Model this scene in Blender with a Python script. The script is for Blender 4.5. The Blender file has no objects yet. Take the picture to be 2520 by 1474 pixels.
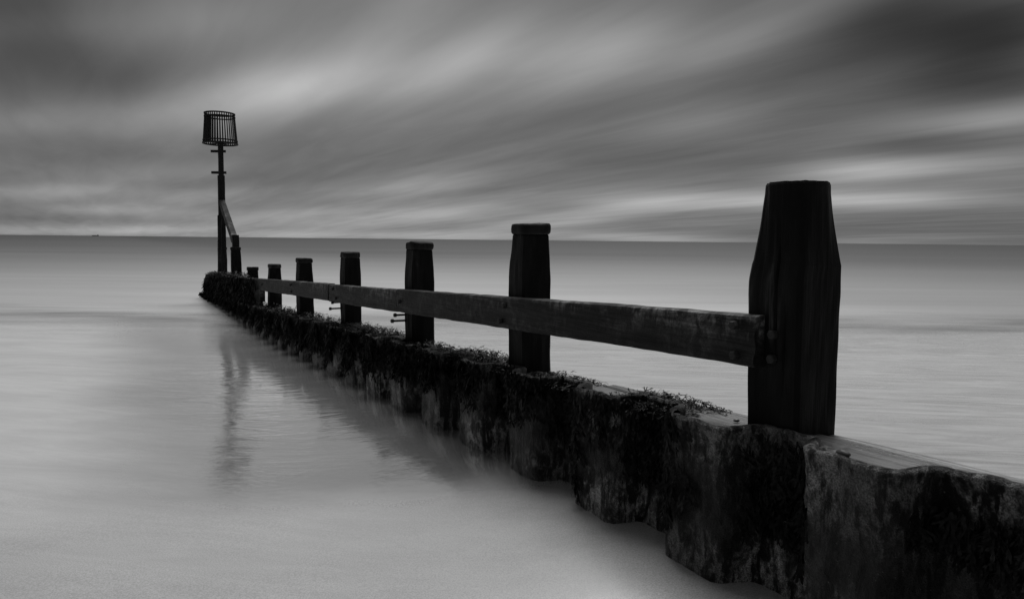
import bpy, math, random
import numpy as np
from mathutils import Matrix, Vector, noise as mnoise

random.seed(7)
RNG = np.random.default_rng(7)
scene = bpy.context.scene
col = scene.collection

# ------------------------------------------------------------------ camera
CAM_Z = 1.85
PITCH = math.atan2(591 - 737, 1680.0)
ROLL = math.atan(26 / 2520.0)
_fw = np.array([0, math.cos(PITCH), math.sin(PITCH)])
_up = np.array([0, -math.sin(PITCH), math.cos(PITCH)])
_rt = np.array([1.0, 0, 0])
_r2 = math.cos(ROLL) * _rt + math.sin(ROLL) * _up
_u2 = -math.sin(ROLL) * _rt + math.cos(ROLL) * _up
cam_d = bpy.data.cameras.new('camera')
cam_d.sensor_width = 36.0
cam_d.lens = 24.0
cam_d.clip_start = 0.05
cam_d.clip_end = 60000
cam = bpy.data.objects.new('camera', cam_d)
col.objects.link(cam)
M = Matrix.Identity(4)
for i in range(3):
    M[i][0] = _r2[i]; M[i][1] = _u2[i]; M[i][2] = -_fw[i]
M[2][3] = CAM_Z
cam.matrix_world = M
scene.camera = cam

# ------------------------------------------------------------------ node helper
class NT:
    def __init__(self, tree):
        self.t = tree; self.n = tree.nodes; self.l = tree.links
    def new(self, typ, **kw):
        nd = self.n.new(typ)
        for k, v in kw.items():
            setattr(nd, k, v)
        return nd
    def set(self, sock, v):
        if isinstance(v, bpy.types.NodeSocket):
            self.l.new(v, sock)
        elif v is not None:
            sock.default_value = v
    def math(self, op, a, b=None, c=None, clamp=False):
        nd = self.new('ShaderNodeMath', operation=op, use_clamp=clamp)
        self.set(nd.inputs[0], a)
        if b is not None: self.set(nd.inputs[1], b)
        if c is not None: self.set(nd.inputs[2], c)
        return nd.outputs[0]
    def vmath(self, op, a, b=None):
        nd = self.new('ShaderNodeVectorMath', operation=op)
        self.set(nd.inputs[0], a)
        if b is not None: self.set(nd.inputs[1], b)
        return nd
    def comb(self, x, y, z=0.0):
        nd = self.new('ShaderNodeCombineXYZ')
        self.set(nd.inputs[0], x); self.set(nd.inputs[1], y); self.set(nd.inputs[2], z)
        return nd.outputs[0]
    def sep(self, v):
        nd = self.new('ShaderNodeSeparateXYZ'); self.set(nd.inputs[0], v)
        return nd.outputs
    def mapping(self, v, loc=(0, 0, 0), rot=(0, 0, 0), sc=(1, 1, 1), typ='POINT'):
        nd = self.new('ShaderNodeMapping', vector_type=typ)
        self.set(nd.inputs['Vector'], v)
        nd.inputs['Location'].default_value = loc
        nd.inputs['Rotation'].default_value = rot
        nd.inputs['Scale'].default_value = sc
        return nd.outputs[0]
    def noise(self, v, scale=1.0, detail=4.0, rough=0.5, dist=0.0):
        nd = self.new('ShaderNodeTexNoise')
        self.set(nd.inputs['Vector'], v)
        nd.inputs['Scale'].default_value = scale
        nd.inputs['Detail'].default_value = detail
        nd.inputs['Roughness'].default_value = rough
        nd.inputs['Distortion'].default_value = dist
        return nd.outputs['Fac']
    def voronoi(self, v, scale=1.0, feature='F1', out='Distance'):
        nd = self.new('ShaderNodeTexVoronoi', feature=feature)
        self.set(nd.inputs['Vector'], v)
        nd.inputs['Scale'].default_value = scale
        return nd.outputs[out]
    def rng(self, v, a, b, c=0.0, d=1.0, smooth=True):
        nd = self.new('ShaderNodeMapRange', interpolation_type='SMOOTHSTEP' if smooth else 'LINEAR')
        self.set(nd.inputs[0], v)
        nd.inputs[1].default_value = a; nd.inputs[2].default_value = b
        self.set(nd.inputs[3], c); self.set(nd.inputs[4], d)
        return nd.outputs[0]
    def mix(self, f, a, b):
        # scalar mix
        nd = self.new('ShaderNodeMix', data_type='FLOAT')
        self.set(nd.inputs[0], f); self.set(nd.inputs[2], a); self.set(nd.inputs[3], b)
        return nd.outputs[0]
    def curve(self, v, pts):
        nd = self.new('ShaderNodeFloatCurve')
        cv = nd.mapping.curves[0]
        while len(cv.points) < len(pts):
            cv.points.new(0.5, 0.5)
        for p, (x, y) in zip(cv.points, pts):
            p.location = (x, y)
        nd.mapping.update()
        self.set(nd.inputs['Value'], v)
        return nd.outputs[0]
    def bump(self, h, strength=0.3, dist=0.01, normal=None):
        nd = self.new('ShaderNodeBump')
        nd.inputs['Strength'].default_value = strength
        nd.inputs['Distance'].default_value = dist
        self.set(nd.inputs['Height'], h)
        if normal is not None: self.set(nd.inputs['Normal'], normal)
        return nd.outputs[0]

# ------------------------------------------------------------------ world: long-exposure overcast
SUN_AZ = math.radians(10)      # ahead of the camera, a little to the right, behind cloud
SUN_EL = math.radians(65)
SKY_STRENGTH = 0.10
EXPOSURE = 1.2
world = bpy.data.worlds.new('World')
scene.world = world
world.use_nodes = True
w = NT(world.node_tree)
w.n.clear()
bg = w.new('ShaderNodeBackground'); wo = w.new('ShaderNodeOutputWorld')
w.l.new(bg.outputs[0], wo.inputs[0])
bg.inputs['Strength'].default_value = SKY_STRENGTH
sky = w.new('ShaderNodeTexSky', sky_type='NISHITA')
sky.sun_disc = False
sky.sun_elevation = SUN_EL
sky.sun_rotation = SUN_AZ
sky.air_density = 1.0; sky.dust_density = 3.0
bw = w.new('ShaderNodeRGBToBW'); w.l.new(sky.outputs[0], bw.inputs[0])
tc = w.new('ShaderNodeTexCoord')
d = w.vmath('NORMALIZE', tc.outputs['Generated']).outputs[0]
dx, dy, dz = w.sep(d)
el = w.math('ARCSINE', dz)
az = w.math('ARCTAN2', dx, dy)
ae0 = w.comb(az, el)
# cloud deck coordinates (a plane overhead), axis a along the wind
den = w.math('ADD', w.math('MAXIMUM', dz, 0.0), 0.05)
px = w.math('DIVIDE', dx, den); py = w.math('DIVIDE', dy, den)
deck = w.comb(px, py)
WIND = math.radians(-33)
deck_r = w.mapping(deck, rot=(0, 0, WIND))          # rotate so that x is across, y along the wind
warp = w.noise(w.mapping(deck_r, sc=(0.5, 0.12, 1)), 1.0, 2.0, 0.5)
st1 = w.noise(w.mapping(deck_r, sc=(0.55, 0.085, 1), loc=(3.1, 1.7, 0)), 1.0, 3.0, 0.5, 0.6)
st2 = w.noise(w.mapping(deck_r, sc=(1.6, 0.20, 1), loc=(7.3, 2.2, 0)), 1.0, 3.0, 0.5, 0.4)
st3 = w.noise(w.mapping(deck_r, sc=(3.2, 0.7, 1), rot=(0, 0, 0.25), loc=(1.3, 5.2, 0)), 1.0, 4.0, 0.55, 0.5)
# slow drift of the drawn clouds so that their edges are not regular
ael = w.comb(w.math('MULTIPLY_ADD', w.math('SUBTRACT', warp, 0.5), 0.10, az),
             w.math('MULTIPLY_ADD', w.math('MULTIPLY', w.math('SUBTRACT', st1, 0.5), 0.22), el, el), 1.0)
# observed cloud tones: x, y in a 2520 wide frame -> direction, display tone 0..255
CL = [(0,0,62),(50,125,64),(200,140,82),(450,50,124),(500,140,103),(625,100,112),(650,238,178),(550,215,152),
(750,215,170),(800,125,140),(900,80,145),(1100,150,170),(1190,90,168),(1175,200,124),(1000,225,130),(950,275,138),
(1150,325,110),(850,350,107),(300,280,124),(50,300,124),(150,350,98),(350,380,98),(650,375,111),(350,425,120),
(150,470,146),(500,490,140),(750,525,150),(1000,460,148),(900,500,126),(100,535,116),(300,562,158),(1050,530,158),
(20,200,80),(20,440,112),(0,560,140),(700,20,112),(1000,20,125),(200,20,100),(300,200,90),(400,230,105),
(1310,135,166),(1510,125,156),(1610,90,140),(1385,65,115),(1610,15,112),(1760,115,131),(1835,75,118),(1710,30,104),
(2010,100,74),(2260,100,46),(2460,50,38),(2210,25,52),(2485,165,48),(2010,200,80),(1710,250,104),(1735,295,118),
(1460,280,100),(1410,225,116),(2010,300,88),(2260,350,82),(2310,260,86),(2460,285,136),(2210,320,112),(1560,375,94),
(1860,400,95),(2110,400,146),(2160,425,166),(2460,400,130),(1910,490,170),(2160,495,172),(1560,480,146),(1610,500,166),
(1410,535,146),(1460,500,140),(1760,550,118),(2410,560,98),(2460,500,118),(1610,580,152),(2260,585,124),(2480,595,104),
(0,572,152),(300,574,158),(700,580,157),(1150,584,155),(1650,590,148),(2080,596,130),(2500,600,104),(500,540,138),(1150,500,135),(300,520,148),(1300,560,148),(1300,420,105),(1350,360,100),(1250,440,120),(1900,180,88),(2480,440,118),(2350,480,140),(1300,20,118),(2350,200,55),(2500,220,62),(2500,110,40),(450,565,156),(600,575,157),(900,576,156),(1000,580,157),(1300,577,152),(800,555,150),(1500,582,146)]
BASE = 104.0
cl = np.array(CL, float)
def unit_ray(x, y):
    r = _fw * 1680 + _r2 * (x - 1260) - _u2 * (y - 737)
    return r / np.linalg.norm(r)
def azel(x, y):
    r = unit_ray(x, y)
    return np.array([math.atan2(r[0], r[1]), math.asin(r[2])])
KP = []
for x, y, v in CL:
    h = max(0.0, 595 - y)
    along = 190 + 0.08 * h
    across = 12 + 0.12 * h
    a = math.atan2(y - 610, x - 330)            # radiates from where the wind comes from
    ux, uy = math.cos(a), math.sin(a)
    if x < 330: ux, uy = -ux, -uy
    if x < 900:                                  # nearly level banks on the left
        k = max(0, (x - 250) / 650.0); ux, uy = 1.0, uy * 0.55 * max(0, k)
    if y > 300: uy *= 0.55
    n = math.hypot(ux, uy); ux, uy = ux / n, uy / n
    c = azel(x, y); c1 = azel(x + ux * 20, y + uy * 20)
    rotv = math.atan2(c1[1] - c[1], c1[0] - c[0])
    s = np.linalg.norm(c1 - c) / 20
    KP.append((c[0], c[1], rotv, along * s, across * s))
KP = np.array(KP)
def kern(P, q):
    dx_ = P[:, None, 0] - q[None, :, 0]; dy_ = P[:, None, 1] - q[None, :, 1]
    cs, sn = np.cos(q[:, 2])[None], np.sin(q[:, 2])[None]
    A = (dx_ * cs + dy_ * sn) / q[None, :, 3]; B = (-dx_ * sn + dy_ * cs) / q[None, :, 4]
    return np.exp(-(A * A + B * B))
K = kern(KP[:, :2], KP)
# keep only the kernels that matter
tgt = cl[:, 2] - BASE
sel = []
res = tgt.copy()
nrm = np.linalg.norm(K, axis=0)
for _ in range(72):
    sc_ = np.abs(K.T @ res) / nrm
    sc_[sel] = -1
    sel.append(int(np.argmax(sc_)))
    Ks = K[:, sel]
    amp = np.linalg.solve(Ks.T @ Ks + 0.05 * np.eye(len(sel)), Ks.T @ tgt)
    res = tgt - Ks @ amp
print('sky fit rms', float(np.sqrt((res ** 2).mean())))
KP = KP[sel]
acc = None
src = ael
for i_, ((a0, e0, r0, sa, sb), am) in enumerate(zip(KP, amp)):
    # every few blobs carry the running sum along, so that they are evaluated in turn and the shader stack stays small
    if i_ and i_ % 6 == 0:
        vm = w.new('ShaderNodeVectorMath', operation='MULTIPLY_ADD')
        w.set(vm.inputs[0], acc); vm.inputs[1].default_value = (1e-9, 1e-9, 1e-9); w.set(vm.inputs[2], ael)
        src = vm.outputs[0]
    c_, s_ = math.cos(r0), math.sin(r0)
    A_ = w.vmath('DOT_PRODUCT', src, (c_ / sa, s_ / sa, -(a0 * c_ + e0 * s_) / sa)).outputs['Value']
    B_ = w.vmath('DOT_PRODUCT', src, (-s_ / sb, c_ / sb, -(-a0 * s_ + e0 * c_) / sb)).outputs['Value']
    g = w.math('POWER', math.exp(-1), w.math('MULTIPLY_ADD', A_, A_, w.math('MULTIPLY', B_, B_)))
    acc = w.math('MULTIPLY_ADD', g, float(am), acc if acc is not None else BASE)
streak = w.math('ADD', w.math('MULTIPLY', w.math('SUBTRACT', st1, 0.5), 30.0),
                w.math('MULTIPLY_ADD', w.math('SUBTRACT', st2, 0.5), 24.0, w.math('MULTIPLY', w.math('SUBTRACT', st3, 0.5), 26.0)))
tone = w.math('MAXIMUM', w.math('ADD', acc, streak), 25.0)
lin = w.math('POWER', w.math('DIVIDE', tone, 255.0), 2.2)
cloud = w.math('MULTIPLY', lin, 1.0 / SKY_STRENGTH / 2 ** EXPOSURE)
fin = w.mix(0.98, bw.outputs[0], cloud)
cc = w.new('ShaderNodeCombineColor')
for k in range(3): w.l.new(fin, cc.inputs[k])
w.l.new(cc.outputs[0], bg.inputs['Color'])
world.cycles.sampling_method = 'NONE'      # an even overcast needs no importance map

# ------------------------------------------------------------------ sun behind cloud
sd = bpy.data.lights.new('sun', 'SUN')
sd.energy = 1.5
sd.angle = math.radians(40)
sd.color = (1, 1, 1)
sun = bpy.data.objects.new('sun', sd)
col.objects.link(sun)
sv = Vector((math.sin(SUN_AZ) * math.cos(SUN_EL), math.cos(SUN_AZ) * math.cos(SUN_EL), math.sin(SUN_EL)))
sun.rotation_euler = sv.to_track_quat('Z', 'Y').to_euler()
sun.location = (5, 5, 12)

vs = scene.view_settings
vs.view_transform = 'Standard'; vs.look = 'None'; vs.gamma = 1.0; vs.exposure = EXPOSURE
vs.use_curve_mapping = False
scene.cycles.max_bounces = 4
scene.cycles.transparent_max_bounces = 4

# ------------------------------------------------------------------ groyne frame: u seaward along the groyne, v to the right of it
AZ = math.radians(-30.287)
U = np.array([math.sin(AZ), math.cos(AZ), 0.0])
V = np.array([math.cos(AZ), -math.sin(AZ), 0.0])
L = 2.711
def W(u, v, z):                     # v measured from the line of posts
    return U * u + V * (v + L) + np.array([0, 0, z])
def uv_of(x, y):
    return x * U[0] + y * U[1], x * V[0] + y * V[1] - L
GM = Matrix(((U[0], V[0], 0, 0), (U[1], V[1], 0, 0), (0, 0, 1, 0), (0, 0, 0, 1)))
def wall_top(u): return 1.102 - 0.0433 * u
def rail_top(u): return 1.607 - 0.0407 * u

# ------------------------------------------------------------------ materials
def material(name):
    m = bpy.data.materials.new(name)
    m.use_nodes = True
    t = NT(m.node_tree); t.n.clear()
    out = t.new('ShaderNodeOutputMaterial')
    return m, t, out
def grey(t, v):
    c = t.new('ShaderNodeCombineColor')
    for k in range(3): t.set(c.inputs[k], v)
    return c.outputs[0]
def principled(t, out, base, rough=0.6, spec=0.4, normal=None):
    p = t.new('ShaderNodeBsdfPrincipled')
    t.set(p.inputs['Base Color'], grey(t, base))
    t.set(p.inputs['Roughness'], rough)
    t.set(p.inputs['Specular IOR Level'], spec)
    if normal is not None: t.set(p.inputs['Normal'], normal)
    t.l.new(p.outputs[0], out.inputs['Surface'])
    return p
def objcoord(t):
    return t.new('ShaderNodeTexCoord').outputs['Object']

def mat_post(name='wet_dark_timber', lo=0.0025, hi=0.009):
    m, t, out = material(name)
    oc = objcoord(t)
    oi = t.new('ShaderNodeObjectInfo').outputs['Random']
    oc2 = t.vmath('ADD', oc, t.comb(t.math('MULTIPLY', oi, 17.0), oi, 0)).outputs[0]
    grain = t.noise(t.mapping(oc2, sc=(60, 60, 2.2)), 1.0, 5, 0.6, 0.5)
    blotch = t.noise(t.mapping(oc2, sc=(5, 5, 1.6)), 1.0, 4, 0.6)
    fine = t.noise(oc2, 90, 3, 0.6)
    f = t.math('MULTIPLY', t.rng(blotch, 0.45, 0.72), t.rng(grain, 0.35, 0.75))
    base = t.mix(f, lo, hi)
    base = t.math('ADD', base, t.math('MULTIPLY', t.math('MULTIPLY', t.rng(blotch, 0.60, 0.72), t.rng(grain, 0.4, 0.65)), hi * 2.5))
    h = t.math('ADD', t.math('MULTIPLY', grain, 0.8), t.math('MULTIPLY', fine, 0.25))
    principled(t, out, base, t.rng(blotch, 0.3, 0.7, 0.8, 0.6), 0.1, t.bump(h, 0.5, 0.010))
    return m
M_POST = mat_post()
M_CAP = mat_post('weathered_end_grain', 0.006, 0.022)

def mat_rail():
    m, t, out = material('bleached_rail_timber')
    oc = objcoord(t)                                   # x along, z up (z=0 at the top edge)
    x, y, z = t.sep(oc)
    grain = t.noise(t.mapping(oc, sc=(2.0, 40, 45)), 1.0, 5, 0.62, 0.6)
    vert = t.noise(t.mapping(oc, sc=(16, 10, 9.0)), 1.0, 6, 0.68, 0.6)
    blotch = t.noise(t.mapping(oc, sc=(2.0, 2, 4.5)), 1.0, 4, 0.6)
    fine = t.noise(oc, 120, 3, 0.65)
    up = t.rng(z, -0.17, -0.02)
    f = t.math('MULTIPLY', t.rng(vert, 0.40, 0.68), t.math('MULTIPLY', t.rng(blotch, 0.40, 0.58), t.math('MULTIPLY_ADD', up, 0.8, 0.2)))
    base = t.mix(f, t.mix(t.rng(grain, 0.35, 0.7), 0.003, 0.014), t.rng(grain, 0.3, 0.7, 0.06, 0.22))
    base = t.math('MULTIPLY', base, t.rng(fine, 0.3, 0.7, 0.6, 1.3))
    h = t.math('ADD', grain, t.math('MULTIPLY', fine, 0.35))
    principled(t, out, base, 0.7, 0.18, t.bump(h, 0.8, 0.012))
    return m
M_RAIL = mat_rail()

def mat_plank():
    m, t, out = material('wet_capping_timber')
    oc = objcoord(t)
    grain = t.noise(t.mapping(oc, sc=(1.6, 60, 60)), 1.0, 5, 0.62, 0.8)
    blotch = t.noise(t.mapping(oc, sc=(3, 5, 5)), 1.0, 4, 0.6)
    base = t.mix(t.rng(grain, 0.3, 0.7), 0.04, 0.15)
    principled(t, out, base, t.rng(blotch, 0.35, 0.65, 0.22, 0.42), 0.5, t.bump(grain, 0.6, 0.008))
    return m
M_PLANK = mat_plank()

def mat_pile():
    m, t, out = material('encrusted_sheet_steel')
    geo = t.new('ShaderNodeNewGeometry')
    pos = geo.outputs['Position']
    gx = t.vmath('DOT_PRODUCT', pos, tuple(U)).outputs['Value']
    gy = t.vmath('DOT_PRODUCT', pos, tuple(V)).outputs['Value']
    _, _, z = t.sep(pos)
    g = t.comb(gx, gy, z)
    p1 = t.noise(t.mapping(g, sc=(6, 6, 3.4)), 1.0, 7, 0.66, 0.7)
    p2 = t.noise(t.mapping(g, sc=(15, 15, 3.4), loc=(3, 1, 2)), 1.0, 6, 0.68, 0.5)
    p3 = t.noise(t.mapping(g, sc=(30, 30, 20), loc=(1, 5, 2)), 1.0, 4, 0.7, 0.3)
    fine = t.noise(g, 150, 3, 0.75)
    spot = t.voronoi(g, 75)
    hh = t.math('SUBTRACT', z, t.math('MULTIPLY', t.math('SUBTRACT', p1, 0.5), 0.55))
    low = t.rng(hh, 0.36, 0.56, 1.0, 0.0)              # barnacle belt above the sand
    crown = t.rng(hh, 0.66, 0.88)
    band = t.math('MAXIMUM', low, t.math('MULTIPLY', crown, 0.7))
    f = t.math('MULTIPLY', t.math('MULTIPLY_ADD', band, 0.85, 0.15), t.rng(t.math('ADD', p2, t.math('MULTIPLY', t.math('SUBTRACT', p3, 0.5), 0.5)), 0.42, 0.60))
    f = t.math('MULTIPLY', f, t.rng(p1, 0.34, 0.5))
    big = t.noise(t.mapping(g, sc=(1.7, 1.7, 1.1), loc=(9.7, 2.3, 1.6)), 1.0, 4, 0.6)
    f = t.math('MULTIPLY', f, t.rng(big, 0.40, 0.60, 0.42, 1.0))
    sp = t.math('MULTIPLY', t.rng(spot, 0.12, 0.28, 1.0, 0.0), t.rng(p3, 0.5, 0.62))
    pale = t.math('MULTIPLY', t.rng(fine, 0.32, 0.68, 0.06, 0.42), t.rng(p3, 0.3, 0.7, 0.7, 1.2))
    dark = t.mix(t.rng(p2, 0.35, 0.7), 0.003, 0.012)
    base = t.mix(f, dark, pale)
    base = t.math('MAXIMUM', base, t.math('MULTIPLY', sp, t.mix(f, 0.10, 0.65)))
    h = t.math('ADD', t.math('MULTIPLY', sp, 0.5), t.math('ADD', t.math('MULTIPLY', fine, 0.6), t.math('MULTIPLY', p3, 1.4)))
    principled(t, out, base, t.mix(f, 0.36, 0.65), 0.26, t.bump(h, 1.0, 0.022))
    return m
M_PILE = mat_pile()

def mat_weed():
    m, t, out = material('wet_bladder_wrack')
    geo = t.new('ShaderNodeNewGeometry')
    pos = geo.outputs['Position']
    n1 = t.noise(pos, 3.0, 3, 0.6)
    n2 = t.noise(pos, 45, 2, 0.6)
    base = t.math('MULTIPLY', t.mix(t.rng(n1, 0.35, 0.7), 0.003, 0.011), t.rng(n2, 0.3, 0.7, 0.4, 1.7))
    principled(t, out, base, t.rng(n2, 0.3, 0.7, 0.5, 0.3), 0.06)
    return m
M_WEED = mat_weed()

def mat_metal():
    m, t, out = material('dark_rusted_iron')
    oc = objcoord(t)
    n = t.noise(oc, 30, 4, 0.6)
    principled(t, out, t.mix(n, 0.004, 0.012), 0.7, 0.15, t.bump(n, 0.4, 0.004))
    return m
M_IRON = mat_metal()
def mat_galv():
    m, t, out = material('corroded_bolt_iron')
    oc = objcoord(t)
    n = t.noise(oc, 60, 4, 0.6)
    principled(t, out, t.mix(n, 0.008, 0.035), 0.75, 0.2, t.bump(n, 0.6, 0.004))
    return m
M_BOLT = mat_galv()
M_POLE = mat_post('pole_timber', 0.008, 0.028)
M_BRACE = mat_post('grey_brace_timber', 0.03, 0.10)

def mat_stone():
    m, t, out = material('wet_pebble')
    oc = objcoord(t)
    n = t.noise(oc, 40, 4, 0.6)
    principled(t, out, t.mix(n, 0.03, 0.14), 0.5, 0.4, t.bump(n, 0.5, 0.004))
    return m
M_STONE = mat_stone()

def mat_ship():
    m, t, out = material('distant_ship_paint')
    oc = objcoord(t)
    n = t.noise(oc, 0.2, 3, 0.6)
    principled(t, out, t.mix(n, 0.10, 0.16), 0.7, 0.2)
    return m
M_SHIP = mat_ship()

def ripple_normal(t, pos, scale_xy, strength, dist):
    n = t.noise(t.mapping(pos, sc=(scale_xy[0], scale_xy[1], 1)), 1.0, 3, 0.55, 0.3)
    return t.bump(n, strength, dist)

def mat_beach():
    m, t, out = material('wet_sand')
    geo = t.new('ShaderNodeNewGeometry')
    pos = geo.outputs['Position']
    x, y, z = t.sep(pos)
    wob = t.noise(t.mapping(pos, sc=(0.35, 0.5, 0)), 1.0, 3, 0.5)
    ys = t.math('ADD', y, t.math('MULTIPLY', t.math('SUBTRACT', wob, 0.5), 1.6))
    grain = t.noise(pos, 420, 2, 0.7)
    grain2 = t.noise(pos, 130, 3, 0.65)
    rip = t.math('MULTIPLY', t.noise(t.mapping(pos, sc=(11, 17, 0)), 1.0, 5, 0.65, 1.2), t.rng(t.noise(pos, 1.7, 3, 0.6), 0.3, 0.7, 0.2, 1.3))
    rip2 = t.noise(t.mapping(t.mapping(pos, rot=(0, 0, 0.12)), sc=(1.2, 6.0, 0)), 1.0, 4, 0.55, 0.8)
    patch = t.noise(t.mapping(pos, sc=(0.6, 1.6, 0)), 1.0, 4, 0.55)
    gv = t.math('SUBTRACT', t.vmath('DOT_PRODUCT', pos, tuple(V)).outputs['Value'], L)      # distance right of the line of posts
    gvw = t.math('ADD', gv, t.math('MULTIPLY', t.math('SUBTRACT', wob, 0.5), 1.2))
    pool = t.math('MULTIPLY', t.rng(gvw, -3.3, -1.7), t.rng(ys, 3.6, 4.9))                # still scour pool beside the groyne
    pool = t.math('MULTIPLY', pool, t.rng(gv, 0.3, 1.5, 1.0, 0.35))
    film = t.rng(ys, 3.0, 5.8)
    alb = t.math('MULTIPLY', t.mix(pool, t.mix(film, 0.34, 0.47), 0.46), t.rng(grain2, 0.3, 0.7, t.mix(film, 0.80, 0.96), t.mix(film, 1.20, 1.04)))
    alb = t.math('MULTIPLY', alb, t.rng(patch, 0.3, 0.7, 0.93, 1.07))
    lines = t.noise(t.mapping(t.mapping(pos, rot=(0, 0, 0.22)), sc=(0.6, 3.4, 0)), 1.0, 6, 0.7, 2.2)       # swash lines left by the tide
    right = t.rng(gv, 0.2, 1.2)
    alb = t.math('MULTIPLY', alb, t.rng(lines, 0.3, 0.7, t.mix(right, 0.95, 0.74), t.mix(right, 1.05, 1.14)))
    dif = t.new('ShaderNodeBsdfDiffuse')
    t.set(dif.inputs['Color'], grey(t, alb))
    far = t.rng(ys, 8.5, 12.0)
    # grains stand out where the film is thin, ripples where it is thicker
    h1 = t.math('MULTIPLY', t.math('ADD', grain, t.math('MULTIPLY', grain2, 1.0)), t.rng(ys, 3.4, 5.8, 0.0022, 0.0))
    h2 = t.math('MULTIPLY', rip, t.math('MULTIPLY', t.rng(ys, 4.4, 7.0, 0.0020, 0.0009), t.rng(ys, 3.6, 4.6)))
    h3 = t.math('MULTIPLY', rip2, t.rng(ys, 4.2, 7.0, 0.0003, 0.005))
    h = t.math('ADD', h1, t.math('ADD', h2, h3))
    nb = t.bump(h, 1.0, 1.0)
    t.set(dif.inputs['Normal'], nb)
    gl = t.new('ShaderNodeBsdfGlossy')
    gl.inputs['Color'].default_value = (1, 1, 1, 1)
    t.set(gl.inputs['Roughness'], t.mix(pool, t.mix(far, 0.24, 0.2), t.mix(far, 0.06, 0.15)))
    t.set(gl.inputs['Normal'], t.bump(t.math('ADD', h2, h3), 1.0, 1.0))
    mx = t.new('ShaderNodeMixShader')
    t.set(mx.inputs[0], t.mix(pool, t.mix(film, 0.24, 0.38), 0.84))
    t.l.new(dif.outputs[0], mx.inputs[1]); t.l.new(gl.outputs[0], mx.inputs[2])
    t.l.new(mx.outputs[0], out.inputs['Surface'])
    return m
M_BEACH = mat_beach()

def mat_sea():
    m, t, out = material('long_swell_sea_water')
    geo = t.new('ShaderNodeNewGeometry')
    pos = geo.outputs['Position']
    x, y, z = t.sep(pos)
    r = t.vmath('LENGTH', pos).outputs['Value']
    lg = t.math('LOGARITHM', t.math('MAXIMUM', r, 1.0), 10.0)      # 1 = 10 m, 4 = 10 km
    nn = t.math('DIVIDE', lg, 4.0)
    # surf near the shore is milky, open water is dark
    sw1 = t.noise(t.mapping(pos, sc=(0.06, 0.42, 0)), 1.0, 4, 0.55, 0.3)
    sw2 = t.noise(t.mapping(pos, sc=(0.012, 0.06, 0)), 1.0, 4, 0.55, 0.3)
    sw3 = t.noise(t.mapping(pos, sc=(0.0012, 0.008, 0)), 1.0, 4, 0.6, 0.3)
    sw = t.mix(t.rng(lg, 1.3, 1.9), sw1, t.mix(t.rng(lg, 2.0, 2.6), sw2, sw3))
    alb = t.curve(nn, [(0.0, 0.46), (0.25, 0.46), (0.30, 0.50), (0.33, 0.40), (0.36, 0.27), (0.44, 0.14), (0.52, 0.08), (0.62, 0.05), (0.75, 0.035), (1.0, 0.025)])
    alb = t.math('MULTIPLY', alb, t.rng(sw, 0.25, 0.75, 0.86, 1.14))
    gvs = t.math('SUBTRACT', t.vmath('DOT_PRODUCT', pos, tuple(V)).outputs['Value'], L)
    alb = t.math('MULTIPLY', alb, t.rng(gvs, 3.0, 22.0, 1.0, 0.66))          # dimmer sky reflection right of the groyne, put into the albedo
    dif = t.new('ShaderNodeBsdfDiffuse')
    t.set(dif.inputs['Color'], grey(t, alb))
    gl = t.new('ShaderNodeBsdfGlossy')
    gl.inputs['Color'].default_value = (1, 1, 1, 1)
    t.set(gl.inputs['Roughness'], t.rng(lg, 1.05, 1.6, 0.2, 0.34))
    rip = t.noise(t.mapping(pos, sc=(1.4, 6.0, 0)), 1.0, 3, 0.55, 0.3)
    nb = t.bump(t.math('MULTIPLY', rip, 0.012), 1.0, 1.0)
    t.set(gl.inputs['Normal'], nb)
    mx = t.new('ShaderNodeMixShader')
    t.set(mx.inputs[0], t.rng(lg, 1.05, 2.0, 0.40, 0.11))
    t.l.new(dif.outputs[0], mx.inputs[1]); t.l.new(gl.outputs[0], mx.inputs[2])
    # thin lip of water runs out to nothing over the sand
    tr = t.new('ShaderNodeBsdfTransparent')
    edge = t.noise(t.mapping(pos, sc=(0.25, 0.9, 0)), 1.0, 4, 0.55, 0.3)
    ye = t.math('MULTIPLY_ADD', t.math('SUBTRACT', edge, 0.5), 5.0, y)
    al = t.rng(ye, 12.0, 19.0)
    mx2 = t.new('ShaderNodeMixShader')
    t.set(mx2.inputs[0], al)
    t.l.new(tr.outputs[0], mx2.inputs[1]); t.l.new(mx.outputs[0], mx2.inputs[2])
    t.l.new(mx2.outputs[0], out.inputs['Surface'])
    return m
M_SEA = mat_sea()

# ------------------------------------------------------------------ mesh helpers
def mesh_obj(name, verts, faces, mat, parent=None, smooth=False, local=None):
    me = bpy.data.meshes.new(name)
    me.from_pydata([tuple(map(float, v)) for v in verts], [], faces)
    me.materials.append(mat)
    if smooth:
        me.polygons.foreach_set('use_smooth', [True] * len(me.polygons))
    me.update()
    o = bpy.data.objects.new(name, me)
    col.objects.link(o)
    if parent is not None: o.parent = parent
    if local is not None: o.matrix_local = local
    return o
def grid_faces(nr, nc, closed=False, off=0):
    f = []
    for r in range(nr - 1):
        for c in range(nc if closed else nc - 1):
            c2 = (c + 1) % nc
            f.append((off + r * nc + c, off + r * nc + c2, off + (r + 1) * nc + c2, off + (r + 1) * nc + c))
    return f
def nz(x, y, z, s=1.0):
    return mnoise.noise(Vector((x * s, y * s, z * s)))
def T(x, y, z): return Matrix.Translation((x, y, z))

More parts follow.
